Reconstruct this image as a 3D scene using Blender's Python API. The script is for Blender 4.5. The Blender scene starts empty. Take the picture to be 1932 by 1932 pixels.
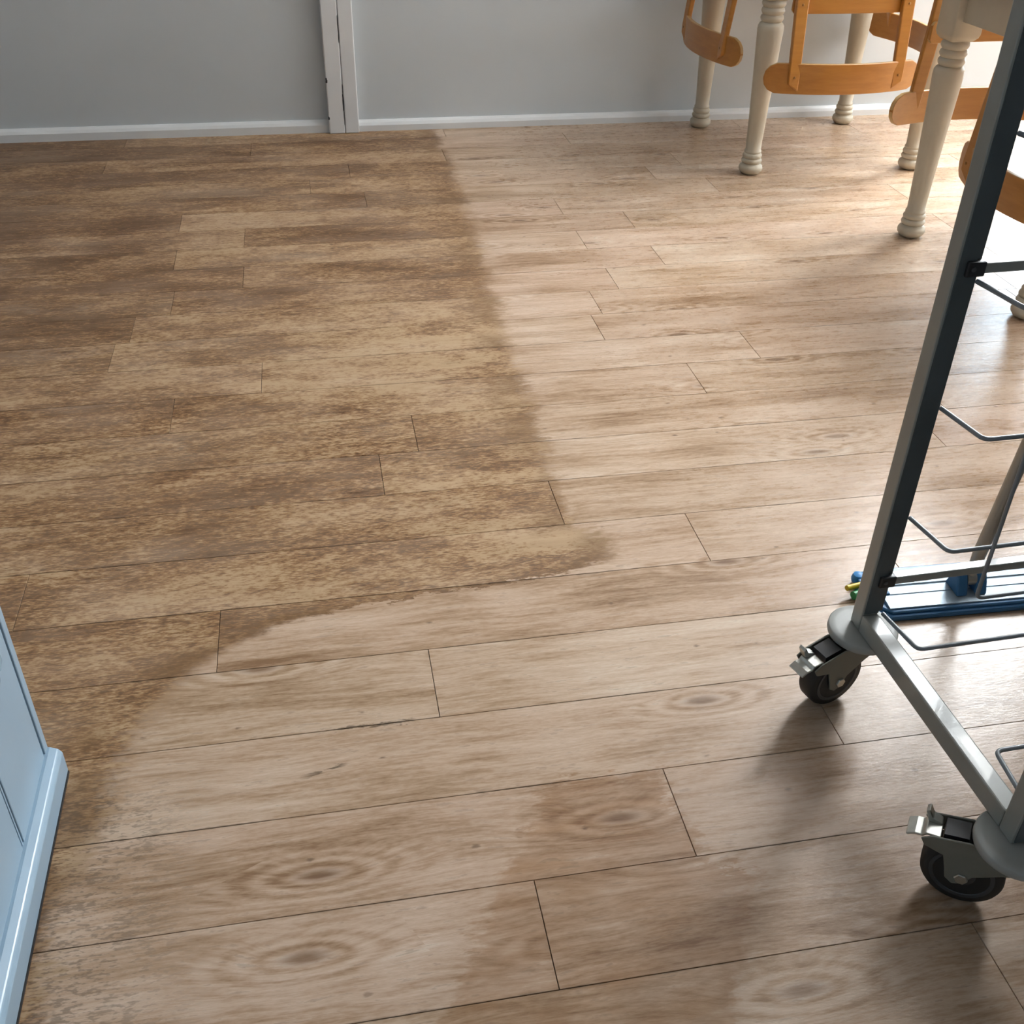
import bpy, bmesh, math, random
from mathutils import Vector, Matrix
random.seed(7)
scene = bpy.context.scene
COL = scene.collection
PI = math.pi

# ------------------------------------------------------------------ camera
CAM_H = 1.1693525
PITCH, ROLL, YAW, FPX = 0.6104364, 0.0212452, 0.1930788, 2003.176
cz, sz = math.cos(YAW), math.sin(YAW)
fw = Vector((sz*math.cos(PITCH), cz*math.cos(PITCH), -math.sin(PITCH)))
r0 = Vector((cz, -sz, 0)); u0 = r0.cross(fw)
rt = math.cos(ROLL)*r0 + math.sin(ROLL)*u0
up = -math.sin(ROLL)*r0 + math.cos(ROLL)*u0
cam_data = bpy.data.cameras.new('camera')
cam = bpy.data.objects.new('camera', cam_data); COL.objects.link(cam)
cam.matrix_world = Matrix(((rt.x, up.x, -fw.x, 0), (rt.y, up.y, -fw.y, 0), (rt.z, up.z, -fw.z, CAM_H), (0, 0, 0, 1)))
cam_data.sensor_width = 36.0
cam_data.lens = FPX/1932.0*36.0
cam_data.clip_start = 0.02
scene.camera = cam

# ------------------------------------------------------------------ world, light, exposure
scene.view_settings.view_transform = 'Standard'
scene.view_settings.look = 'None'
scene.view_settings.gamma = 1.0
scene.view_settings.use_curve_mapping = False
scene.view_settings.exposure = 0.36
scene.cycles.use_denoising = True
scene.cycles.max_bounces = 5
scene.cycles.diffuse_bounces = 3
scene.cycles.glossy_bounces = 2
scene.cycles.use_adaptive_sampling = True
scene.cycles.adaptive_threshold = 0.14
scene.cycles.adaptive_min_samples = 12
scene.cycles.caustics_reflective = False
scene.cycles.caustics_refractive = False

world = bpy.data.worlds.new('overcast_sky'); scene.world = world
world.use_nodes = True
bg = world.node_tree.nodes['Background']
bg.inputs['Color'].default_value = (0.62, 0.80, 1.0, 1)
bg.inputs['Strength'].default_value = 1.5

ROOM_L, ROOM_R, ROOM_F, ROOM_B, ROOM_H = -4.0, 5.6, 4.2988, -4.5, 3.5
# daylight: a tall glazed door in the far wall and a wide window in the right-hand wall (both out of frame), plus an added, unseen fill opening behind the camera
FWIN = dict(a0=3.08, a1=4.25, z0=0.06, z1=3.38)          # glazed door below, bright sky through the tall transom light above
TRANSOM = 2.05
SKY = dict(x0=3.25, x1=4.85, y0=2.40, y1=3.60)      # roof light
RWIN = dict(a0=1.70, a1=3.30, z0=0.80, z1=2.60)
FILLWIN = dict(a0=-1.6, a1=0.2, z0=1.0, z1=2.2)
def area_light(name, loc, rot, sx, sy, power, color):
    d = bpy.data.lights.new(name, 'AREA'); d.shape = 'RECTANGLE'; d.size = sx; d.size_y = sy
    d.energy = power; d.color = color
    o = bpy.data.objects.new(name, d); COL.objects.link(o); o.location = loc; o.rotation_euler = rot
    return o
def mid(w): return (w['a0']+w['a1'])/2, (w['z0']+w['z1'])/2, w['a1']-w['a0'], w['z1']-w['z0']
c_, z_, w_, h_ = mid(FWIN)
area_light('far_door_daylight', (c_, ROOM_F+0.045, (FWIN['z0']+TRANSOM)/2), (-PI/2, 0, 0), w_, TRANSOM-FWIN['z0'], 50, (0.68, 0.86, 1.0))
area_light('transom_daylight', (c_, ROOM_F+0.045, (TRANSOM+.1+FWIN['z1'])/2), (-PI/2, 0, 0), w_, FWIN['z1']-TRANSOM-.1, 265, (0.93, 0.97, 1.0))
area_light('roof_light_daylight', ((SKY['x0']+SKY['x1'])/2, (SKY['y0']+SKY['y1'])/2, ROOM_H+0.015), (0, 0, 0), SKY['x1']-SKY['x0'], SKY['y1']-SKY['y0'], 75, (1.0, 0.985, 0.955))
c_, z_, w_, h_ = mid(RWIN)
area_light('window_daylight', (ROOM_R+0.045, c_, z_), (0, PI/2, 0), h_, w_, 55, (1.0, 0.98, 0.95))
c_, z_, w_, h_ = mid(FILLWIN)
area_light('rear_fill_light', (c_, ROOM_B-0.015, z_), (PI/2, 0, 0), w_, h_, 5, (0.86, 0.94, 1.0))  # added fill lamp behind the camera, lifts the shaded faces

# ------------------------------------------------------------------ material helpers
class NT:
    def __init__(s, name):
        s.m = bpy.data.materials.new(name); s.m.use_nodes = True
        s.t = s.m.node_tree; s.b = s.t.nodes['Principled BSDF']
    def n(s, typ, **kw):
        nd = s.t.nodes.new(typ)
        for k, v in kw.items(): setattr(nd, k, v)
        return nd
    def set(s, sock, v):
        if hasattr(v, 'is_linked') or isinstance(v, bpy.types.NodeSocket): s.t.links.new(v, sock)
        elif isinstance(v, (tuple, list)) and len(v) == 3 and sock.type == 'RGBA': sock.default_value = (*v, 1)
        else: sock.default_value = v
    def math(s, op, a, b=None, c=None, clamp=False):
        nd = s.n('ShaderNodeMath', operation=op, use_clamp=clamp)
        s.set(nd.inputs[0], a)
        if b is not None: s.set(nd.inputs[1], b)
        if c is not None: s.set(nd.inputs[2], c)
        return nd.outputs[0]
    def vmath(s, op, a, b=None):
        nd = s.n('ShaderNodeVectorMath', operation=op)
        s.set(nd.inputs[0], a)
        if b is not None: s.set(nd.inputs[1], b)
        return nd.outputs[0]
    def noise(s, vec, scale=1.0, detail=2.0, rough=0.5, dist=0.0, out=0, dim='3D'):
        nd = s.n('ShaderNodeTexNoise', noise_dimensions=dim); s.set(nd.inputs['Vector'], vec)
        nd.inputs['Scale'].default_value = scale; nd.inputs['Detail'].default_value = detail
        nd.inputs['Roughness'].default_value = rough; nd.inputs['Distortion'].default_value = dist
        return nd.outputs[out]
    def mix(s, fac, a, b, mode='MIX'):
        nd = s.n('ShaderNodeMix', data_type='RGBA', blend_type=mode)
        s.set(nd.inputs['Factor'], fac); s.set(nd.inputs['A'], a); s.set(nd.inputs['B'], b)
        return nd.outputs['Result']
    def fmix(s, fac, a, b):
        nd = s.n('ShaderNodeMix', data_type='FLOAT')
        s.set(nd.inputs['Factor'], fac); s.set(nd.inputs['A'], a); s.set(nd.inputs['B'], b)
        return nd.outputs['Result']
    def ramp(s, fac, stops):
        nd = s.n('ShaderNodeValToRGB'); s.set(nd.inputs[0], fac)
        el = nd.color_ramp.elements
        while len(el) < len(stops): el.new(0.5)
        for e, (p, c) in zip(el, stops): e.position = p; e.color = (*c, 1)
        return nd.outputs[0]
    def step(s, v, a, b):           # smoothstep 0..1 between a and b
        nd = s.n('ShaderNodeMapRange', interpolation_type='SMOOTHSTEP')
        s.set(nd.inputs['Value'], v); s.set(nd.inputs['From Min'], a); s.set(nd.inputs['From Max'], b)
        return nd.outputs['Result']
    def lin(s, v, a, b, c=0.0, d=1.0):
        nd = s.n('ShaderNodeMapRange'); s.set(nd.inputs['Value'], v)
        for k, x in (('From Min', a), ('From Max', b), ('To Min', c), ('To Max', d)): nd.inputs[k].default_value = x
        return nd.outputs['Result']
    def bump(s, h, strength, dist=0.001):
        nd = s.n('ShaderNodeBump'); nd.inputs['Strength'].default_value = strength; nd.inputs['Distance'].default_value = dist
        s.set(nd.inputs['Height'], h); s.t.links.new(nd.outputs[0], s.b.inputs['Normal'])
    def out(s, **kw):
        for k, v in kw.items(): s.set(s.b.inputs[k.replace('_', ' ')], v)
        return s.m

def paint(name, col, rough=0.5, var=0.06, scale=6.0, metallic=0.0, bump=0.0, bscale=120.0, coord='Object', coat=0.0):
    g = NT(name); tc = g.n('ShaderNodeTexCoord').outputs[coord]
    f = g.noise(tc, scale, 4, 0.6)
    c0 = tuple(max(0, x*(1-var)) for x in col); c1 = tuple(min(1, x*(1+var)) for x in col)
    c = g.ramp(f, [(0.3, c0), (0.7, c1)])
    if bump: g.bump(g.noise(tc, bscale, 3, 0.6), bump)
    g.out(Base_Color=c, Roughness=g.lin(f, 0.3, 0.7, rough*0.9, rough*1.1), Metallic=metallic, Coat_Weight=coat)
    return g.m

W, L0, PLEN = 0.152, 0.672383, 7.875*0.152        # plank width, first seam, plank length
# ---- floor: vinyl planks with a worn, dirty, unmopped zone
def plank_material():
    g = NT('vinyl_oak_plank')
    def noise(v, sc=(1, 1), detail=2, rough=0.55, out=0):
        if sc != (1, 1): v = g.vmath('MULTIPLY', v, (sc[0], sc[1], 1))
        return g.noise(v, 1.0, detail, rough, out=out, dim='2D')
    def cen(n, k): return g.math('MULTIPLY', g.math('SUBTRACT', n, 0.5), k)
    def add(*a):
        r = a[0]
        for x in a[1:]: r = g.math('ADD', r, x)
        return r
    tc = g.n('ShaderNodeTexCoord').outputs['Object']
    pos = g.n('ShaderNodeNewGeometry').outputs['Position']
    def attr(nm):
        a = g.n('ShaderNodeAttribute', attribute_type='OBJECT'); a.attribute_name = nm; return a.outputs['Fac']
    seed, tint, hue = attr('seed'), attr('tint'), attr('hue')
    off = g.n('ShaderNodeCombineXYZ'); g.set(off.inputs[0], g.math('MULTIPLY', seed, 17.3)); g.set(off.inputs[1], g.math('MULTIPLY', seed, 9.1))
    uv = g.vmath('ADD', tc, off.outputs[0])
    # knots bend the grain around them
    kv = g.n('ShaderNodeTexVoronoi', voronoi_dimensions='2D'); kv.inputs['Scale'].default_value = 1.0
    g.set(kv.inputs['Vector'], g.vmath('MULTIPLY', uv, (2.3, 7.6, 1)))
    kd = kv.outputs['Distance']
    keep = g.n('ShaderNodeSeparateColor'); g.set(keep.inputs[0], kv.outputs['Color'])
    kon = g.step(keep.outputs[0], 0.42, 0.50)
    kfield = g.math('MULTIPLY', g.math('SUBTRACT', 1.0, g.step(kd, 0.0, 0.45)), kon)
    patch = noise(uv, (3.4, 5.0), 2)
    comb = g.n('ShaderNodeCombineXYZ'); g.set(comb.inputs[1], add(cen(patch, 0.022), g.math('MULTIPLY', kfield, 0.030)))
    uvd = g.vmath('ADD', uv, comb.outputs[0])
    n1 = noise(uvd, (1.9, 19.0), 4, 0.62)
    n2 = noise(uvd, (9.0, 120.0), 3, 0.72)
    fleck = noise(uv, (75.0, 290.0), 2, 0.6)
    fleck2 = noise(uv, (30.0, 100.0), 3, 0.7)
    v = add(0.52, cen(n1, 1.10), cen(n2, 0.95), cen(fleck, 0.34), cen(patch, 0.55), tint)
    rings = g.math('MULTIPLY', g.math('SINE', add(g.math('MULTIPLY', kd, 58.0), g.math('MULTIPLY', n1, 8.0))), g.math('MULTIPLY', kfield, 0.24))
    v = add(v, rings)
    wood = g.ramp(v, [(0.08, (0.260, 0.150, 0.078)), (0.34, (0.420, 0.280, 0.172)), (0.56, (0.532, 0.380, 0.262)), (0.80, (0.616, 0.466, 0.342)), (1.0, (0.67, 0.546, 0.42))])
    wood = g.mix(g.math('MULTIPLY', hue, 0.45, clamp=True), wood, g.mix(1.0, wood, (0.98, 0.90, 0.92), 'MULTIPLY'))
    core = g.math('MULTIPLY', g.math('SUBTRACT', 1.0, g.step(kd, 0.02, 0.11)), kon)
    wood = g.mix(g.math('MULTIPLY', core, 0.60), wood, (0.17, 0.095, 0.055))
    sv = g.n('ShaderNodeTexVoronoi', voronoi_dimensions='2D'); sv.inputs['Scale'].default_value = 1.0
    g.set(sv.inputs['Vector'], g.vmath('MULTIPLY', uv, (7.0, 12.0, 1)))
    sc_ = g.n('ShaderNodeSeparateColor'); g.set(sc_.inputs[0], sv.outputs['Color'])
    speck = g.math('MULTIPLY', g.math('SUBTRACT', 1.0, g.step(g.math('ADD', sv.outputs['Distance'], cen(fleck2, 0.14)), 0.0, 0.050)), g.step(sc_.outputs[1], 0.74, 0.78))
    wood = g.mix(g.math('MULTIPLY', speck, 0.70), wood, (0.13, 0.075, 0.045))
    pore = g.step(add(g.math('MULTIPLY', n2, 0.6), g.math('MULTIPLY', fleck2, 0.4)), 0.585, 0.66)
    wood = g.mix(g.math('MULTIPLY', pore, 0.36), wood, (0.21, 0.135, 0.080))
    # ---------- the unmopped zone: everything left of a wandering edge in floor coordinates
    wob = noise(pos, (7.0, 9.0), 2, 0.6, out=1)
    p2 = g.vmath('ADD', pos, g.vmath('MULTIPLY', g.vmath('SUBTRACT', wob, (0.5, 0.5, 0.5)), (0.065, 0.022, 0)))
    fx = g.n('ShaderNodeCombineXYZ'); g.set(fx.inputs[0], cen(fleck2, 0.10)); g.set(fx.inputs[1], cen(fleck2, 0.075))
    p2 = g.vmath('ADD', p2, fx.outputs[0])
    sp = g.n('ShaderNodeSeparateXYZ'); g.set(sp.inputs[0], p2)
    X, Y = sp.outputs[0], sp.outputs[1]
    def curve(pts, y0, y1, x0, x1):
        fc = g.n('ShaderNodeFloatCurve'); cm = fc.mapping; c = cm.curves[0]
        pts = sorted(((y-y0)/(y1-y0), (x-x0)/(x1-x0)) for x, y in pts)
        while len(c.points) < len(pts): c.points.new(0.5, 0.5)
        for q, (a, b) in zip(c.points, pts): q.location = (a, b); q.handle_type = 'VECTOR'
        cm.update()
        g.set(fc.inputs['Value'], g.lin(Y, y0, y1))
        return g.math('ADD', g.math('MULTIPLY', fc.outputs[0], x1-x0), x0)
    edge = curve([(-.376, .60), (-.376, .73), (-.384, .819), (-.386, .893), (-.36, .986), (-.33, 1.053), (-.326, 1.111), (-.314, 1.181), (-.27, 1.252), (-.209, 1.327),
                  (-.125, 1.372), (-.037, 1.402), (.081, 1.416), (.219, 1.426), (.382, 1.440), (.458, 1.463), (.469, 1.507), (.433, 1.634), (.429, 1.788), (.445, 1.90)], .60, 1.90, -.6, .6)
    edge = g.math('ADD', edge, g.math('MULTIPLY', g.step(Y, 1.9, 3.9), 0.055))
    d = g.math('SUBTRACT', edge, X)
    M = g.step(d, -0.020, 0.032)
    mott = noise(pos, (2.4, 8.0), 4, 0.62)
    mott2 = noise(pos, (9.0, 28.0), 2, 0.6)
    band = g.math('MULTIPLY', M, g.math('SUBTRACT', 1.0, g.step(d, 0.03, 0.13)))
    band = g.math('MULTIPLY', band, g.step(patch, 0.40, 0.60))
    # dried, cloudy film inside the dirt
    fp = g.n('ShaderNodeSeparateXYZ'); g.set(fp.inputs[0], g.vmath('MULTIPLY', g.vmath('SUBTRACT', p2, (0.13, 2.33, 0)), (2.9, 3.6, 0)))
    fd = g.math('SQRT', add(g.math('MULTIPLY', fp.outputs[0], fp.outputs[0]), g.math('MULTIPLY', fp.outputs[1], fp.outputs[1])))
    film = g.math('SUBTRACT', 1.0, g.step(add(fd, cen(mott2, 0.8)), 0.35, 1.0))
    farness = g.step(Y, 1.8, 3.6)  # deepens the zone's colour towards the far wall
    leftness = g.step(X, 0.25, -1.1)  # deepens it further towards the left
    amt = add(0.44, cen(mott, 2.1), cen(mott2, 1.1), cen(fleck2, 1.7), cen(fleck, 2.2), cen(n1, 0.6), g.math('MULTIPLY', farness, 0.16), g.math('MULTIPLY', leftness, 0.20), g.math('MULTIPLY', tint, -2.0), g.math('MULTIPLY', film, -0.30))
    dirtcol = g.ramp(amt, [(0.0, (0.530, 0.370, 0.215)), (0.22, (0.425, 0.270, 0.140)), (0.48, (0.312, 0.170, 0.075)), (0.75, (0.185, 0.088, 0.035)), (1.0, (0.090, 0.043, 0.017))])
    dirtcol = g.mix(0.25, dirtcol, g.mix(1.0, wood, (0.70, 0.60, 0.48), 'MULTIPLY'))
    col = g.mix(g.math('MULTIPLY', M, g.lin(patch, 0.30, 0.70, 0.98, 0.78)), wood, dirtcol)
    col = g.mix(g.math('MULTIPLY', band, 0.60), col, (0.19, 0.100, 0.038))
    # ---------- second, fainter brown tide mark on the near planks
    L = curve([(.03, .50), (.069, .653), (.084, .691), (.124, .791), (.171, .846), (.201, .909), (.229, .979), (.60, .985), (.60, 1.1)], .50, 1.10, -.2, .8)
    Rr = curve([(.36, .50), (.391, .598), (.416, .647), (.464, .733), (.491, .79), (.43, .815), (.42, .976), (.60, .985), (.60, 1.1)], .50, 1.10, -.2, .8)
    S = g.math('MULTIPLY', g.step(g.math('SUBTRACT', X, L), -0.008, 0.016), g.step(g.math('SUBTRACT', Rr, X), -0.008, 0.016))
    S = g.math('MULTIPLY', S, g.math('SUBTRACT', 1.0, g.step(Y, 0.970, 0.985)))
    S = g.math('MULTIPLY', S, g.lin(mott2, 0.3, 0.7, 0.35, 0.85))
    col = g.mix(S, col, g.mix(1.0, col, (0.68, 0.53, 0.37), 'MULTIPLY'))
    # flecky grime in the near left corner along the cabinet
    gr = g.math('MULTIPLY', g.step(g.math('SUBTRACT', -0.16, X), 0.0, 0.20), g.math('SUBTRACT', 1.0, g.step(Y, 1.0, 1.15)))
    gr = g.math('MULTIPLY', gr, g.step(add(g.math('MULTIPLY', fleck, 0.5), g.math('MULTIPLY', fleck2, 0.3), g.math('MULTIPLY', mott2, 0.2)), 0.49, 0.58))
    col = g.mix(g.math('MULTIPLY', gr, 0.55), col, (0.105, 0.068, 0.040))
    # dirt caught here and there along the long seams
    so = g.n('ShaderNodeSeparateXYZ'); g.set(so.inputs[0], tc)
    so2 = g.n('ShaderNodeSeparateXYZ'); g.set(so2.inputs[0], pos)
    sm = g.math('MULTIPLY', g.step(g.math('ADD', g.math('ABSOLUTE', so.outputs[1]), cen(fleck2, 0.004)), 0.0738, 0.0756), g.step(patch, 0.44, 0.60))
    col = g.mix(g.math('MULTIPLY', sm, 0.55), col, (0.09, 0.055, 0.03))
    # crumbs of dirt stuck along one seam
    for yy, xa, xb in ((L0+3*W, -0.075, 0.085), (L0+3*W-0.062, -0.10, -0.02)):
        cy = g.math('SUBTRACT', so2.outputs[1], yy) if yy == L0+3*W else g.math('SUBTRACT', so2.outputs[1], g.math('ADD', yy, g.math('MULTIPLY', so2.outputs[0], 0.25)))
        cm_ = g.math('SUBTRACT', 1.0, g.step(g.math('ADD', g.math('ABSOLUTE', cy), cen(fleck2, 0.024)), 0.0005, 0.0045))
        cm_ = g.math('MULTIPLY', cm_, g.math('MULTIPLY', g.step(so2.outputs[0], xa, xa+0.04), g.math('SUBTRACT', 1.0, g.step(so2.outputs[0], xb-0.02, xb))))
        col = g.mix(g.math('MULTIPLY', cm_, 0.75), col, (0.075, 0.048, 0.028))
    # dry and dull in the dirt, damp and smoother where it has been mopped
    damp = g.step(g.math('ADD', X, cen(mott, 0.7)), 0.45, 0.80)
    rough = g.fmix(M, g.fmix(damp, 0.38, 0.29), 0.46)
    rough = add(rough, cen(fleck2, 0.22))
    g.bump(fleck, 0.25, 0.0006)
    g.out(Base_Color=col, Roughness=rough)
    g.b.inputs['Specular IOR Level'].default_value = 0.33
    return g.m

# ---- lacquered beech (grain along local X of each part)
def beech(name, c0, c1):
    g = NT(name); tc = g.n('ShaderNodeTexCoord').outputs['Object']
    a = g.noise(g.vmath('MULTIPLY', tc, (6, 60, 60)), 1, 4, 0.6)
    b = g.noise(g.vmath('MULTIPLY', tc, (2, 9, 9)), 1, 2)
    f = g.math('ADD', g.math('MULTIPLY', a, 0.6), g.math('MULTIPLY', b, 0.4))
    g.out(Base_Color=g.ramp(f, [(0.3, c0), (0.7, c1)]), Roughness=0.33, Coat_Weight=0.25, Coat_Roughness=0.2)
    return g.m

M_PLANK = plank_material()
M_SUB = paint('dark_subfloor', (0.035, 0.024, 0.016), 0.9)
M_WALL = paint('wall_emulsion', (0.63, 0.665, 0.68), 0.62, 0.02, 2.0, bump=0.05, bscale=260)
M_TRIM = paint('white_gloss_trim', (0.80, 0.81, 0.81), 0.35, 0.02, 4.0, bump=0.06, bscale=40)
M_CRACK = paint('dark_crack', (0.03, 0.03, 0.035), 0.9)
M_CEIL = paint('ceiling_paint', (0.78, 0.78, 0.77), 0.8, 0.02)
M_BEECH = beech('honey_beech', (0.37, 0.140, 0.018), (0.52, 0.228, 0.040))
M_BEECH_EDGE_LIT = beech('beech_edge_highlight', (0.52, 0.30, 0.10), (0.64, 0.40, 0.16))  # highlight on the slat edges, painted in as a paler colour
M_CREAM = paint('cream_chalk_paint', (0.56, 0.50, 0.39), 0.48, 0.05, 9.0, bump=0.05, bscale=70)
M_TOP = beech('table_top_wood', (0.40, 0.24, 0.11), (0.50, 0.32, 0.16))
M_FRAME = paint('grey_enamel', (0.33, 0.335, 0.305), 0.32, 0.05, 14.0, bump=0.04, bscale=120, coat=0.4)
M_CHAN = paint('dark_anodised_channel', (0.085, 0.10, 0.105), 0.38, 0.08, 20.0)
M_WIRE = paint('grey_coated_wire', (0.26, 0.28, 0.30), 0.34, 0.06, 20.0)
M_BLACK = paint('black_plastic', (0.018, 0.018, 0.020), 0.42, 0.10, 20.0)
M_RUBBER = paint('black_rubber', (0.022, 0.021, 0.020), 0.62, 0.15, 30.0, bump=0.08, bscale=200)
M_HUB = paint('dark_grey_hub', (0.060, 0.062, 0.066), 0.45, 0.10, 30.0)
M_CASTER = paint('grey_olive_nylon', (0.205, 0.200, 0.165), 0.50, 0.08, 30.0)
M_HOOD = paint('pale_grey_nylon', (0.38, 0.385, 0.36), 0.5, 0.05, 20.0)
M_STEEL = paint('dull_steel', (0.56, 0.56, 0.52), 0.32, 0.12, 60.0, metallic=0.9, bump=0.10, bscale=160)
M_ALU = paint('brushed_aluminium', (0.34, 0.42, 0.49), 0.45, 0.06, 30.0, metallic=0.3, bump=0.05, bscale=200)
M_BLUE = paint('blue_mop_plastic', (0.035, 0.150, 0.33), 0.45, 0.08, 20.0)
M_BLUE2 = paint('bright_blue_plastic', (0.03, 0.26, 0.62), 0.40, 0.06, 20.0)
M_YEL = paint('yellow_plastic', (0.70, 0.52, 0.03), 0.40, 0.06, 20.0)
M_GRN = paint('green_plastic', (0.03, 0.30, 0.09), 0.40, 0.06, 20.0)
M_TUBE = paint('mop_handle_alloy', (0.36, 0.35, 0.32), 0.35, 0.06, 30.0, metallic=0.5)
M_CAB = paint('powder_blue_gloss', (0.27, 0.385, 0.485), 0.30, 0.04, 5.0, bump=0.10, bscale=45)
M_SCREW = paint('brass_screw', (0.30, 0.15, 0.05), 0.35, 0.10, 60.0, metallic=0.6)

# ------------------------------------------------------------------ mesh helpers
def tag(o, label=None, cat=None, group=None, kind=None):
    if label: o['label'] = label
    if cat: o['category'] = cat
    if group: o['group'] = group
    if kind: o['kind'] = kind
    return o
def obj(name, bm, mat, parent=None, smooth=False, bevel=0.0, angle=40):
    me = bpy.data.meshes.new(name); bm.normal_update(); bm.to_mesh(me); bm.free()
    me.materials.append(mat)
    if smooth:
        me.polygons.foreach_set('use_smooth', [True]*len(me.polygons))
        me.set_sharp_from_angle(angle=math.radians(angle))
    o = bpy.data.objects.new(name, me); COL.objects.link(o)
    if parent is not None: o.parent = parent
    if bevel:
        b = o.modifiers.new('bevel', 'BEVEL'); b.width = bevel; b.segments = 2; b.limit_method = 'ANGLE'
    return o
def empty(name, loc=(0, 0, 0), rz=0.0, parent=None):
    o = bpy.data.objects.new(name, None); COL.objects.link(o); o.location = loc; o.rotation_euler = (0, 0, rz)
    o.empty_display_size = 0.05
    if parent is not None: o.parent = parent
    return o
def box(bm, x0, x1, y0, y1, z0, z1, M=None):
    vs = [bm.verts.new((x, y, z)) for x in (x0, x1) for y in (y0, y1) for z in (z0, z1)]
    if M is not None:
        for v in vs: v.co = M @ v.co
    a = vs
    for f in ((0, 1, 3, 2), (4, 6, 7, 5), (0, 4, 5, 1), (2, 3, 7, 6), (0, 2, 6, 4), (1, 5, 7, 3)):
        bm.faces.new([a[i] for i in f])
    return bm
def B(x0, x1, y0, y1, z0, z1, M=None): return box(bmesh.new(), x0, x1, y0, y1, z0, z1, M)
def prism(bm, poly, a, axis, h0, h1):
    """extrude a 2-D polygon along an axis: axis 'x': poly=(y,z); 'y': (x,z); 'z': (x,y)"""
    def P(p, h):
        return {'x': (h, p[0], p[1]), 'y': (p[0], h, p[1]), 'z': (p[0], p[1], h)}[axis]
    lo = [bm.verts.new(P(p, h0)) for p in poly]; hi = [bm.verts.new(P(p, h1)) for p in poly]
    n = len(poly); fs = [bm.faces.new(lo), bm.faces.new(hi)]
    for i in range(n): fs.append(bm.faces.new((lo[i], lo[(i+1) % n], hi[(i+1) % n], hi[i])))
    bmesh.ops.recalc_face_normals(bm, faces=fs)
    return bm
def lathe(bm, prof, seg=24, M=None):
    rings = []
    for r, z in prof:
        rings.append([bm.verts.new((r*math.cos(2*PI*i/seg), r*math.sin(2*PI*i/seg), z)) for i in range(seg)])
    fs = []
    for a, b in zip(rings, rings[1:]):
        for i in range(seg): fs.append(bm.faces.new((a[i], a[(i+1) % seg], b[(i+1) % seg], b[i])))
    fs.append(bm.faces.new(rings[0][::-1])); fs.append(bm.faces.new(rings[-1]))
    if M is not None:
        for r in rings:
            for v in r: v.co = M @ v.co
    bmesh.ops.recalc_face_normals(bm, faces=fs)
    return bm
def fillet(pts, rad, n=6):
    pts = [Vector(p) for p in pts]; out = [pts[0]]
    for a, b, c in zip(pts, pts[1:], pts[2:]):
        d1 = (a-b).normalized(); d2 = (c-b).normalized()
        ang = d1.angle(d2); t = min(rad/math.tan(ang/2), 0.45*(a-b).length, 0.45*(c-b).length)
        p, q = b+d1*t, b+d2*t
        for i in range(n+1):
            s = i/n; out.append((1-s)**2*p + 2*s*(1-s)*b + s*s*q)
    out.append(pts[-1]); return out
def tube(bm, pts, r, seg=10, radii=None):
    pts = [Vector(p) for p in pts]; prev = None; rings = []
    for i, p in enumerate(pts):
        t = (pts[min(i+1, len(pts)-1)] - pts[max(i-1, 0)]).normalized()
        if prev is None:
            prev = t.orthogonal().normalized()
        n = (prev - t*prev.dot(t)).normalized(); b = t.cross(n); prev = n
        rr = radii[i] if radii else r
        rings.append([bm.verts.new(p + rr*(math.cos(2*PI*k/seg)*n + math.sin(2*PI*k/seg)*b)) for k in range(seg)])
    fs = []
    for a, c in zip(rings, rings[1:]):
        for k in range(seg): fs.append(bm.faces.new((a[k], a[(k+1) % seg], c[(k+1) % seg], c[k])))
    fs.append(bm.faces.new(rings[0][::-1])); fs.append(bm.faces.new(rings[-1]))
    bmesh.ops.recalc_face_normals(bm, faces=fs)
    return bm
def copy_tree(o, parent=None):
    c = o.copy(); COL.objects.link(c); c.parent = parent
    for ch in list(o.children): copy_tree(ch, c)
    return c

# ------------------------------------------------------------------ the setting
floor = obj('floor', B(ROOM_L, ROOM_R, ROOM_B, ROOM_F+0.02, -0.06, -0.0035), M_SUB); tag(floor, 'oak-effect vinyl plank floor, dirty on the left and mopped clean on the right', kind='structure')
phase = {-1: 4.78, 0: 1.316, 1: 2.755, 2: 4.585, 3: .768, 4: -1.425, 5: 4.27, 6: 2.71, 7: .559, 8: 1.105, 9: 5.594, 10: -1.03, 11: 4.52, 12: 4.735, 13: 5.30,
         14: 6.478, 15: 5.198, 16: -1.42, 17: 5.16, 18: 1.10, 19: -0.06, 20: .86, 21: 3.2, 22: -1.40, 23: 3.45}
tints = {(17, 0): .12, (17, -4): -.10, (15, 0): .08, (15, -4): -.08, (16, -3): .06, (16, 1): -.10, (14, 0): -.02, (14, -3): -.10, (13, -1): -.02, (13, -4): -.06, (12, 0): .08, (12, -5): -.12,
         (11, 0): .08, (11, -5): -.10, (10, 1): .04, (9, 0): 0, (9, -4): -.06, (8, 0): 0, (8, 3): -.05, (7, -2): -.06, (7, 2): .05, (0, 0): .06, (0, 3): -.06, (1, 0): 0, (1, 4): .03, (3, 2): .06, (3, -1): -.03, (2, 0): .03}
GAP = 0.00035
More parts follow.
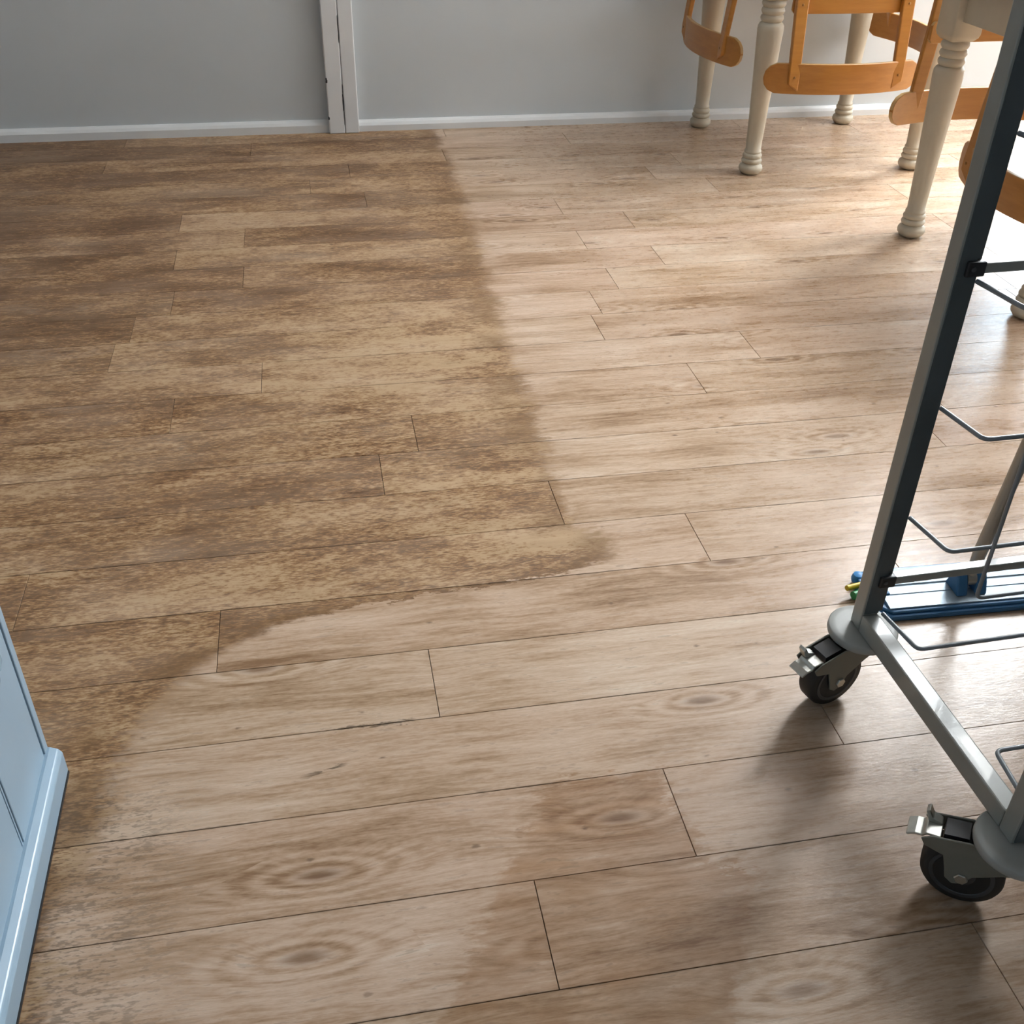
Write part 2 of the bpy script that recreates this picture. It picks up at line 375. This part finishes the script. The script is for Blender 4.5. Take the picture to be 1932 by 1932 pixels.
for r in range(-7, 24):
    y0 = L0 + r*W + GAP; y1 = L0 + (r+1)*W - GAP
    if r == 23: y1 = ROOM_F
    j = phase.get(r, random.uniform(0, 7.8))*W
    while j > ROOM_L: j -= PLEN
    k = 0; x = j
    rng = random.Random(100+r)
    while x < ROOM_R:
        a, b = max(x, ROOM_L), min(x+PLEN, ROOM_R)
        if b - a > 0.01:
            a2, b2 = a+0.0005, b-0.0005
            hx, hy = (b2-a2)/2, (y1-y0)/2; c = 0.0005
            bm = bmesh.new()
            lo = [bm.verts.new((sx*hx, sy*hy, -0.0035)) for sx, sy in ((-1, -1), (1, -1), (1, 1), (-1, 1))]
            mi = [bm.verts.new((sx*hx, sy*hy, -c)) for sx, sy in ((-1, -1), (1, -1), (1, 1), (-1, 1))]
            hi = [bm.verts.new((sx*(hx-c*.8), sy*(hy-c*.8), 0)) for sx, sy in ((-1, -1), (1, -1), (1, 1), (-1, 1))]
            bm.faces.new(hi)
            for i in range(4):
                jn = (i+1) % 4
                bm.faces.new((lo[i], lo[jn], mi[jn], mi[i])); bm.faces.new((mi[i], mi[jn], hi[jn], hi[i]))
            o = obj('plank', bm, M_PLANK, floor)
            o.location = ((a2+b2)/2, (y0+y1)/2, 0)
            o['seed'] = rng.uniform(0, 10); o['tint'] = next((t for (tr, tx), t in tints.items() if tr == r and a < tx*W < b), rng.gauss(0, 0.06)); o['hue'] = rng.uniform(-0.2, 0.9)
        x += PLEN; k += 1

def wall(name, bm, mat=M_WALL): return tag(obj(name, bm, mat), kind='structure')
T = 0.12
def holed(axis, p0, p1, a0, a1, w):
    bm = bmesh.new()
    for u0, u1, z0, z1 in ((a0, w['a0'], -0.06, ROOM_H), (w['a1'], a1, -0.06, ROOM_H), (w['a0'], w['a1'], -0.06, w['z0']), (w['a0'], w['a1'], w['z1'], ROOM_H)):
        if axis == 'x': box(bm, u0, u1, p0, p1, z0, z1)
        else: box(bm, p0, p1, u0, u1, z0, z1)
    return bm
wall('wall_far', holed('x', ROOM_F, ROOM_F+T, ROOM_L-T, ROOM_R+T, FWIN))
wall('wall_left', B(ROOM_L-T, ROOM_L, ROOM_B-T, ROOM_F, -0.06, ROOM_H))
wall('wall_right', holed('y', ROOM_R, ROOM_R+T, ROOM_B-T, ROOM_F, RWIN))
wall('wall_back', holed('x', ROOM_B-T, ROOM_B, ROOM_L, ROOM_R, FILLWIN))
bm = bmesh.new()
for x0, x1, y0, y1 in ((ROOM_L-T, SKY['x0'], ROOM_B-T, ROOM_F+T), (SKY['x1'], ROOM_R+T, ROOM_B-T, ROOM_F+T), (SKY['x0'], SKY['x1'], ROOM_B-T, SKY['y0']), (SKY['x0'], SKY['x1'], SKY['y1'], ROOM_F+T)):
    box(bm, x0, x1, y0, y1, ROOM_H, ROOM_H+0.08)
wall('ceiling', bm, M_CEIL)
# added, unseen wall beside the trolley, there to shade the near-right floor
wall('added_shade_wall', B(1.44, 1.56, ROOM_B, 1.45, -0.0, ROOM_H))

# joinery of the openings (out of frame) with thin clear panes
def pane_mat():
    m = bpy.data.materials.new('window_glass'); m.use_nodes = True; t = m.node_tree
    for n in list(t.nodes): t.nodes.remove(n)
    o = t.nodes.new('ShaderNodeOutputMaterial'); mx = t.nodes.new('ShaderNodeMixShader'); tr = t.nodes.new('ShaderNodeBsdfTransparent'); gl = t.nodes.new('ShaderNodeBsdfGlossy')
    gl.inputs['Roughness'].default_value = 0.02; mx.inputs[0].default_value = 0.06
    t.links.new(tr.outputs[0], mx.inputs[1]); t.links.new(gl.outputs[0], mx.inputs[2]); t.links.new(mx.outputs[0], o.inputs[0])
    return m
M_GLASS = pane_mat()
def window(name, axis, p, w):
    root = tag(empty(name), kind='structure')
    a0, a1, z0, z1 = w['a0'], w['a1'], w['z0'], w['z1']
    def bx(u0, u1, w0, w1, t0, t1): return B(p+t0, p+t1, u0, u1, w0, w1) if axis == 'y' else B(u0, u1, p+t0, p+t1, w0, w1)
    m = (a0+a1)/2
    for u0, u1, w0, w1 in ((a0, a0+.04, z0, z1), (a1-.04, a1, z0, z1), (a0+.04, a1-.04, z0, z0+.05), (a0+.04, a1-.04, z1-.05, z1), (m-.02, m+.02, z0+.05, z1-.05)):
        obj('window_frame', bx(u0, u1, w0, w1, 0.05, 0.10), M_TRIM, root)
    for u0, u1 in ((a0+.04, m-.02), (m+.02, a1-.04)):
        obj('pane', bx(u0, u1, z0+.05, z1-.05, 0.073, 0.077), M_GLASS, root)
window('door_1', 'x', ROOM_F, dict(FWIN, z1=TRANSOM+.05))
window('window_4', 'x', ROOM_F, dict(FWIN, z0=TRANSOM+.05))
window('window_1', 'y', ROOM_R, RWIN)
window('fill_opening', 'x', ROOM_B-T, FILLWIN)  # frame of the added rear opening that holds the fill lamp
sk = tag(empty('window_3'), kind='structure')
for x0, x1, y0, y1 in ((SKY['x0'], SKY['x0']+.04, SKY['y0'], SKY['y1']), (SKY['x1']-.04, SKY['x1'], SKY['y0'], SKY['y1']), (SKY['x0']+.04, SKY['x1']-.04, SKY['y0'], SKY['y0']+.04), (SKY['x0']+.04, SKY['x1']-.04, SKY['y1']-.04, SKY['y1'])):
    obj('window_frame', B(x0, x1, y0, y1, ROOM_H+.02, ROOM_H+.07), M_TRIM, sk)
obj('pane', B(SKY['x0']+.04, SKY['x1']-.04, SKY['y0']+.04, SKY['y1']-.04, ROOM_H+.040, ROOM_H+.046), M_GLASS, sk)

# baseboard: low skirting with a sloping top
TX0, TX1 = 0.083, 0.198
def skirting(x0, x1, h):
    return prism(bmesh.new(), [(ROOM_F, 0), (ROOM_F-0.020, 0), (ROOM_F-0.020, h-0.018), (ROOM_F-0.014, h-0.008), (ROOM_F-0.006, h), (ROOM_F, h)], None, 'x', x0, x1)
tag(obj('baseboard_left', skirting(ROOM_L, TX0, 0.046), M_TRIM), kind='structure')
tag(obj('baseboard_right', skirting(TX1, FWIN['a0'], 0.040), M_TRIM), kind='structure')
# the boxed upright on the wall: two boards with an open, chipped joint
trim = tag(empty('trim_1', (0, 0, 0)), kind='structure')
yf = ROOM_F-0.040
bm = bmesh.new()
prism(bm, [(TX0, yf), (TX0+.060, yf), (TX0+.060, ROOM_F), (TX0, ROOM_F)], None, 'z', 0, ROOM_H); obj('board', bm, M_TRIM, trim, bevel=0.004)
bm = bmesh.new()
prism(bm, [(TX0+.0612, yf+.0015), (TX1, yf+.0015), (TX1, ROOM_F), (TX0+.0612, ROOM_F)], None, 'z', 0, ROOM_H); obj('board', bm, M_TRIM, trim, bevel=0.004)
rng = random.Random(5)
for (x, z, w, h) in ((TX0+.060, .085, .003, .060), (TX0+.0605, .150, .002, .030), (TX0+.060, .035, .0016, .050), (TX0+.0595, .33, .0014, .09), (TX0+.060, .48, .004, .022), (TX0+.003, .19, .006, .014), (TX0+.002, .055, .004, .008)):
    bm = bmesh.new(); n = 5
    L = [(x - w*(.3+.5*rng.random()), z + h*i/n) for i in range(n+1)]; R = [(x + w*(.3+.5*rng.random()), z + h*i/n) for i in range(n, -1, -1)]
    prism(bm, [(x, z-.003)] + R[::-1] + [(x, z+h+.003)] + L[::-1], None, 'y', yf-0.0004, yf+0.002); obj('paint_chip', bm, M_CRACK, trim)

# ------------------------------------------------------------------ tables
TT = 0.745
LEG_PROF = [(.024, 0), (.033, .004), (.0405, .014), (.0418, .021), (.040, .029), (.033, .036), (.030, .038), (.034, .041), (.0365, .047), (.034, .053), (.0295, .056), (.0325, .059), (.034, .065), (.0315, .071), (.0285, .074),
            (.0300, .078), (.0300, .081), (.0268, .084), (.0275, .12), (.0320, .24), (.0375, .36), (.0420, .45), (.0435, .475), (.0425, .489), (.0375, .497), (.0315, .500),
            (.0355, .505), (.0385, .512), (.0365, .519), (.0325, .523), (.0360, .528), (.0390, .534), (.0365, .541), (.0330, .545), (.0370, .550), (.0400, .556), (.0380, .563), (.0340, .567), (.0340, .572)]
def leg_bm():
    bm = lathe(bmesh.new(), LEG_PROF, 28)
    s, c = 0.045, 0.012      # square block with clipped lower corners
    prof = [(s-c, .568), (s-.003, .578), (s, .588), (s, .715)]
    def ring(h, z): 
        k = 0.004
        return [bm.verts.new(p+(z,)) for p in ((-h+k, -h), (h-k, -h), (h, -h+k), (h, h-k), (h-k, h), (-h+k, h), (-h, h-k), (-h, -h+k))]
    rs = [ring(h, z) for h, z in prof]
    fs = [bm.faces.new(rs[0][::-1]), bm.faces.new(rs[-1])]
    for a, b in zip(rs, rs[1:]):
        for i in range(8): fs.append(bm.faces.new((a[i], a[(i+1) % 8], b[(i+1) % 8], b[i])))
    bmesh.ops.recalc_face_normals(bm, faces=fs)
    return bm
def table(cx, cy, rz, label):
    t = tag(empty('dining_table', (cx, cy, 0), rz), label, 'table', 'cream dining tables')
    h, o = 0.303, 0.36
    first = obj('leg', leg_bm(), M_CREAM, t, smooth=True, angle=50); first.location = (-h, -h, 0)
    for sx, sy in ((1, -1), (1, 1), (-1, 1)):
        c = first.copy(); COL.objects.link(c); c.parent = t; c.location = (sx*h, sy*h, 0)
    for s in (-1, 1):
        obj('apron', B(-h+.045, h-.045, s*(h+.012)-.011, s*(h+.012)+.011, .622, .720), M_CREAM, t, bevel=0.002)
        obj('apron', B(s*(h+.012)-.011, s*(h+.012)+.011, -h+.045, h-.045, .622, .720), M_CREAM, t, bevel=0.002)
    obj('table_top', B(-o, o, -o, o, .720, TT), M_TOP, t, bevel=0.006)
    return t
table(1.853, 3.884, math.radians(-1.6), 'cream turned-leg table against the far wall, chairs hung on it')
table(2.127, 2.632, math.radians(1.6), 'cream turned-leg table nearer the trolley, chairs hung on it')

# ------------------------------------------------------------------ upturned beech chairs hooked on the tables
def curved_slat(half, sag, z0, z1, th, yc, rend, seg=18):
    """bentwood slat: bows towards +y in the middle; ends rounded with radius rend"""
    bm = bmesh.new(); cols = []
    N = seg
    for i in range(N+1):
        x = -half + 2*half*i/N
        # cosine spacing for the ends
        x = -half*math.cos(PI*i/N)
        e = half - abs(x); cut = 0.0
        if e < rend: cut = rend - math.sqrt(max(0, rend**2 - (rend-e)**2))
        zz0, zz1 = z0 + cut, z1 - cut
        if zz1 - zz0 < 0.004: m = (zz0+zz1)/2; zz0, zz1 = m-.002, m+.002
        y = yc + sag*(1-(x/half)**2)
        sl = -2*sag*x/half**2; nrm = Vector((-sl, 1)).normalized()
        row = []
        for s, z in ((-.5, zz0), (.5, zz0), (.5, zz1), (-.5, zz1)):
            row.append(bm.verts.new((x + nrm.x*s*th, y + nrm.y*s*th, z)))
        cols.append(row)
    fs = [bm.faces.new(cols[0]), bm.faces.new(cols[-1][::-1])]
    for a, b in zip(cols, cols[1:]):
        for k in range(4):
            f = bm.faces.new((a[k], b[k], b[(k+1) % 4], a[(k+1) % 4])); f.material_index = 1 - k % 2; fs.append(f)
    bmesh.ops.recalc_face_normals(bm, faces=fs)
    return bm
def make_chair():
    c = empty('beech_chair')
    # seat lies upside-down on the table top; +y points out over the table edge
    sw, sd = 0.185, 0.29
    poly = []
    for i in range(32):
        a = 2*PI*i/32; ca, sa = math.cos(a), math.sin(a)
        poly.append((sw*math.copysign(abs(ca)**0.6, ca), -sd/2 + 0.030 + (sd/2)*math.copysign(abs(sa)**0.6, sa)))
    obj('seat', prism(bmesh.new(), poly, None, 'z', 0.0, 0.018), M_BEECH, c, bevel=0.004)
    slat = obj('crest_rail', curved_slat(0.272, 0.060, -0.445, -0.350, 0.014, 0.050, 0.045), M_BEECH, c, smooth=True, angle=35, bevel=0.0025)
    for s in (-1, 1):
        # back post: leg end (up) - seat - crest (down); broad face outward
        path = [(0.085, 0.46), (0.052, 0.05), (0.050, -0.02), (0.060, -0.15), (0.0865, -0.385), (0.0905, -0.425)]
        bm = bmesh.new(); rows = []
        for i, (y, z) in enumerate(path):
            wd = (0.015, 0.020, 0.021, 0.0215, 0.0195, 0.0180)[i]; th = (0.010, 0.011, 0.011, 0.010, 0.009, 0.006)[i]
            x = s*(0.1825 + (0.03 if i == 0 else 0))
            rows.append([bm.verts.new((x+dx*wd, y+dy*th, z + (0.012*dx*s if i == 5 else 0))) for dx, dy in ((-1, -1), (1, -1), (1, 1), (-1, 1))])
        fs = [bm.faces.new(rows[0]), bm.faces.new(rows[-1][::-1])]
        for a, b in zip(rows, rows[1:]):
            for k in range(4): fs.append(bm.faces.new((a[k], b[k], b[(k+1) % 4], a[(k+1) % 4])))
        bmesh.ops.recalc_face_normals(bm, faces=fs)
        post = obj('back_post', bm, M_BEECH, c, bevel=0.004)
        for zz, yy in ((-0.392, 0.0965), (-0.178, 0.0725)):
            sc = obj('screw', lathe(bmesh.new(), [(.0042, 0), (.0042, .0012), (.003, .002)], 10, Matrix.Translation((s*0.1825, yy, zz)) @ Matrix.Rotation(-PI/2, 4, 'X')), M_SCREW, post, smooth=True)
        obj('leg', tube(bmesh.new(), [(s*0.12, -0.185, 0.016), (s*0.15, -0.205, 0.46)], .015, 12, [.016, .011]), M_BEECH, c, smooth=True)
    obj('back_slat', curved_slat(0.205, 0.012, -0.208, -0.150, 0.012, 0.043, 0.010, 12), M_BEECH, c, smooth=True, angle=35, bevel=0.002)
    for o in c.children:
        if o.name.startswith(('crest_rail', 'back_slat')): o.data.materials.append(M_BEECH_EDGE_LIT)
    return c
proto = make_chair()
CH = [((1.515, 3.915, TT+.040), 92, 'honey beech chair hung upside-down on the far table, nearest the white upright'),
      ((1.762, 3.522, TT+.006), 180, 'honey beech chair hung on the far table, its back facing the camera'),
      ((2.205, 4.012, TT+.018), -90, 'shaded beech chair hung on the far table, mostly behind another chair back'),
      ((2.000, 2.993, TT), 0, 'beech chair hung behind the nearer table, concave inside of its back showing'),
      ((1.766, 2.33, TT-.0), 90, 'beech chair hung on the nearer table, crossed by the trolley post')]
for i, (loc, rz, lab) in enumerate(CH):
    o = proto if i == 0 else copy_tree(proto)
    o.location = loc; o.rotation_euler = (0, 0, math.radians(rz)); tag(o, lab, 'chair', 'beech chairs upturned on the tables')

# ------------------------------------------------------------------ tray trolley
TR = math.radians(1.476)
tro = tag(empty('tray_trolley', (0.739, 1.105, 0), TR), 'grey metal tray trolley with wire runners and braked casters', 'trolley')
# local frame: origin below the outer back-left corner; x to the right, -y towards the camera
DEP, WID, PS, ZB, ZT, HT = 0.4173, 0.50, 0.026, 0.1267, 0.1570, 1.50
def lpost(x, y, s):                       # s=+1: left-hand posts (channel on their right), -1: right-hand
    p = obj('post', B(min(x, x+s*PS), max(x, x+s*PS), y, y+PS, ZB, HT), M_FRAME, tro, bevel=0.0025)
    q0, q1 = sorted((x+s*(PS-.003), x+s*(PS+.0085)))
    obj('channel_strip', B(q0, q1, y+.004, y+PS-.004, ZT, HT), M_CHAN, p, bevel=0.001)
    return p
for y in (-PS, -DEP): lpost(0, y, 1); lpost(WID, y, -1)
for x in (0, WID-PS): obj('bottom_rail', B(x, x+PS, -DEP+PS, -PS, ZB, ZT), M_FRAME, tro, bevel=0.0025)
# face of each left post that looks into the trolley is a dark inset strip
for y in (-PS, -DEP):
    for s, x in ((1, 0.0), (-1, WID)):
        q = sorted((x+s*.003, x+s*(PS-.001)))
        obj('face_strip', B(q[0], q[1], y-.0012, y+.002, ZT+.002 if y > -.1 else ZB+.004, HT), M_CHAN, tro)
# cross bars with black corner brackets along the back
for z in (0.2195, 0.694, 1.22):
    obj('cross_bar', B(PS+.006, WID-PS-.006, -PS-.004, -PS+.012, z-.007, z+.006), M_FRAME, tro, bevel=0.0015)
    for s, x in ((1, PS), (-1, WID-PS)):
        q = sorted((x-s*.014, x+s*.0105))
        br = obj('bracket', B(q[0], q[1], -PS-.0065, -PS+.006, z-.010, z+.009), M_BLACK, tro, bevel=0.002)
        obj('screw', lathe(bmesh.new(), [(.0032, 0), (.0032, .001), (.002, .0016)], 10, Matrix.Translation((x-s*.006, -PS-.0062, z)) @ Matrix.Rotation(PI/2, 4, 'X')), M_HUB, br, smooth=True)
WR = 0.0032
levels = [0.157+0.1733*i for i in range(7)]
for z in levels:
    xa, xb = PS+.006, WID-PS-.006
    for ya, yr in ((-PS-.002, -0.110), (-DEP+PS+.002, -0.303)):
        path = fillet([(xa, ya, z), (xa+.011, yr, z), (xb-.011, yr, z), (xb, ya, z)], 0.012)
        obj('wire_runner', tube(bmesh.new(), path, WR, 10), M_WIRE, tro, smooth=True)
# upright stay wire welded to the back runners, bent over at its foot
obj('stay_wire', tube(bmesh.new(), fillet([(0.1035, -0.1165, 1.20), (0.1035, -0.1165, 0.247), (0.396, -0.1165, 0.247), (0.396, -0.1165, 1.20)], 0.012), 0.0029, 10), M_WIRE, tro, smooth=True)
# casters
def caster(x, y, ang):
    """trailing direction of the wheel = local +x of the caster"""
    M = Matrix.Translation((x, y, 0)) @ Matrix.Rotation(ang, 4, 'Z')
    off, wr = 0.046, 0.050
    bm = bmesh.new()
    side = [(-.030, .113), (.050, .113), (.092, .103), (.104, .094), (.098, .084), (.074, .078), (.068, .058), (.064, .042), (.054, .035), (.043, .040), (.034, .058), (.004, .078), (-.026, .092)]
    for v in (-.0215, .0185):
        prism(bm, side, None, 'y', v, v+.003)
    prism(bm, [(-.030, .113), (.046, .113), (.030, .1035), (-.020, .1035), (-.030, .094)], None, 'y', -.0185, .0185)
    for v in bm.verts: v.co = M @ v.co
    f = obj('caster_fork', bm, M_CASTER, tro, bevel=0.0012)
    ax = M @ Matrix.Translation((off, 0, wr)) @ Matrix.Rotation(-PI/2, 4, 'X')
    obj('tyre', lathe(bmesh.new(), [(.0385, -.0155), (.047, -.015), (.0495, -.011), (.050, 0), (.0495, .011), (.047, .015), (.0385, .0155)], 40, ax), M_RUBBER, f, smooth=True, angle=60)
    obj('hub', lathe(bmesh.new(), [(.010, -.0172), (.013, -.0165), (.030, -.0120), (.0345, -.0165), (.0385, -.0165), (.0386, .0165), (.0345, .0165), (.030, .0120), (.013, .0165), (.010, .0172)], 32, ax), M_HUB, f, smooth=True, angle=40)
    obj('axle_bolt', lathe(bmesh.new(), [(.0075, -.0245), (.0085, -.0235), (.0085, .0235), (.0075, .0245)], 6, ax), M_STEEL, f)
    obj('swivel_hood', lathe(bmesh.new(), [(.036, .106), (.046, .110), (.0505, .114), (.0515, .1175), (.0510, .1245), (.0490, .1262), (.040, .1266)], 40, Matrix.Translation((x, y, 0))), M_HOOD, f, smooth=True, angle=50)
    # brake pedal: stepped steel plate beyond the fork, and the upturned release tab
    bm = bmesh.new()
    pr = [(.082, .1000), (.101, .0985), (.104, .0935), (.112, .0925), (.122, .0865), (.1205, .0840), (.111, .0895), (.102, .0905), (.098, .0955), (.082, .0970)]
    prism(bm, pr, None, 'y', -.0150, .0150)
    for v in bm.verts: v.co = M @ v.co
    obj('brake_pedal', bm, M_STEEL, f, bevel=0.0015)
    bm = bmesh.new()
    prism(bm, [(.083, .098), (.100, .099), (.106, .114), (.102, .118), (.096, .107), (.083, .102)], None, 'y', -.0185, -.0055)
    for v in bm.verts: v.co = M @ v.co
    obj('release_tab', bm, M_STEEL, f, bevel=0.0012)
    bm = bmesh.new()
    prism(bm, [(.052, .1130), (.080, .1075), (.080, .094), (.052, .100)], None, 'y', -.0140, .0140)
    for v in bm.verts: v.co = M @ v.co
    obj('brake_shoe', bm, M_BLACK, f)
a1 = math.atan2(-.30, -.95) - TR
caster(0.013, -0.018, a1)
caster(0.015, -DEP+0.004, math.atan2(.60, -.80) - TR)
caster(WID-0.013, -0.018, math.radians(200)); caster(WID-0.013, -DEP+0.015, math.radians(160))

# ------------------------------------------------------------------ flat mop lying behind the trolley
mop = tag(empty('flat_mop', (1.065, 1.279, 0), math.radians(-1.8)), 'blue and aluminium flat mop on the floor behind the trolley', 'mop')
hx, hy = 0.195, 0.064
def oct_poly(hx, hy, c): return [(-hx+c, -hy), (hx-c, -hy), (hx, -hy+c), (hx, hy-c), (hx-c, hy), (-hx+c, hy), (-hx, hy-c), (-hx, -hy+c)]
obj('mop_pad', prism(bmesh.new(), oct_poly(hx, hy, .026), None, 'z', 0.0003, 0.012), M_BLUE, mop, bevel=0.004)
obj('blue_frame', prism(bmesh.new(), oct_poly(hx-.006, hy-.006, .024), None, 'z', 0.012, 0.018), M_BLUE, mop, bevel=0.002)
bm = bmesh.new(); px0, px1 = -hx+.026, hx-.026
prism(bm, [(-.052, .018), (-.052, .021), (-.022, .0235), (-.0205, .0215), (-.019, .0235), (-.004, .0245), (-.0025, .022), (.0025, .022), (.004, .0245), (.019, .0235), (.0205, .0215), (.022, .0235), (.052, .021), (.052, .018)], None, 'x', px0, px1)
obj('aluminium_plate', bm, M_ALU, mop)
for s in (-1, 1):
    clip = obj('end_clip', prism(bmesh.new(), [(s*(hx-.040), -.020), (s*(hx-.006), -.020), (s*(hx-.002), 0), (s*(hx-.006), .022), (s*(hx-.040), .022)], None, 'z', .0185, .0265), M_BLUE, mop, bevel=0.002)
    obj('button', lathe(bmesh.new(), [(.008, .026), (.008, .029), (.006, .031)], 16, Matrix.Translation((s*(hx-.030), -.006, 0))), M_BLACK, clip, smooth=True)
# colour-code tabs on the left end
for nm, mat, p, q, r in (('yellow_tab', M_YEL, (-hx+.008, .022, .016), (-hx-.024, .012, .019), .0050), ('green_tab', M_GRN, (-hx+.006, .010, .008), (-hx-.014, .003, .0085), .0075)):
    obj(nm, tube(bmesh.new(), [p, q], r, 12), mat, mop, smooth=True)
obj('blue_tab', lathe(bmesh.new(), [(.006, .002), (.010, .005), (.0115, .012), (.009, .020), (.004, .022)], 20, Matrix.Translation((-hx+.012, .045, 0))), M_BLUE2, mop, smooth=True)
# swivel joint and handle
j = Vector((-0.016, -0.018, 0))
for s in (-1, 1):
    x0 = s*.0175
    obj('yoke', prism(bmesh.new(), [(j.y-.022, .0225), (j.y+.022, .0225), (j.y+.014, .044), (j.y+.005, .058), (j.y-.006, .058), (j.y-.014, .044)], None, 'x', j.x+x0-.010, j.x+x0+.010), M_BLUE, mop, bevel=0.003)
kn = obj('knuckle', tube(bmesh.new(), [(j.x-.008, j.y, .046), (j.x+.008, j.y, .046)], .013, 16), M_TUBE, mop, smooth=True)
hd = Vector((.017, -.004, .214)).normalized(); p0 = Vector((j.x, j.y, .046))
obj('handle', tube(bmesh.new(), [p0, p0+hd*.03, p0+hd*.05, p0+hd*1.25], .011, 16, [.009, .0095, .0112, .0112]), M_TUBE, mop, smooth=True)
obj('grip', tube(bmesh.new(), [p0+hd*1.24, p0+hd*1.37], .0135, 16), M_BLUE, mop, smooth=True)

# ------------------------------------------------------------------ pale blue cabinet at the left edge
CF, CY1, CY0, CH_ = -0.430, 1.112, -0.10, 0.90
cab = tag(empty('painted_cabinet', (CF, CY1, 0)), 'pale blue painted cabinet end with vertical boards at the left edge', 'cabinet')
Wd = 0.50
def lb(x0, x1, y0, y1, z0, z1): return B(x0-CF, x1-CF, y0-CY1, y1-CY1, z0, z1)
obj('carcass', lb(CF-Wd, CF-.008, CY0, CY1-.001, .010, CH_), M_CAB, cab)
obj('corner_bead', lb(CF-.008, CF+.0012, CY1-.0165, CY1, .050, CH_), M_CAB, cab, bevel=0.0022)
y = CY1-.0195
while y > CY0:
    y2 = max(CY0, y-.1440); obj('board', lb(CF-.008, CF, y2, y, .050, CH_), M_CAB, cab, bevel=0.0018)
    # slim bead between two boards
    if y2-.004 > CY0: obj('bead', lb(CF-.008, CF-.0006, y2-.0062, y2-.0024, .050, CH_), M_CAB, cab, bevel=0.001)
    y = y2-.0086
obj('groove_back', lb(CF-.0082, CF-.0068, CY0, CY1-.003, .050, CH_), M_BLACK, cab)
bm = prism(bmesh.new(), [(-.008, .004), (.0185, .004), (.0185, .040), (.014, .0475), (.004, .053), (-.008, .055)], None, 'y', 0, 1)
for v in bm.verts: v.co.y = (CY0-CY1) if v.co.y < .5 else -.002
obj('plinth', bm, M_CAB, cab, bevel=0.002)
obj('floor_seal', lb(CF-.01, CF+.0195, CY0, CY1-.004, .0002, .004), M_BLACK, cab)
obj('cabinet_top', lb(CF-Wd-.02, CF+.02, CY0-.02, CY1+.02, CH_, CH_+.03), M_TOP, cab, bevel=0.004)
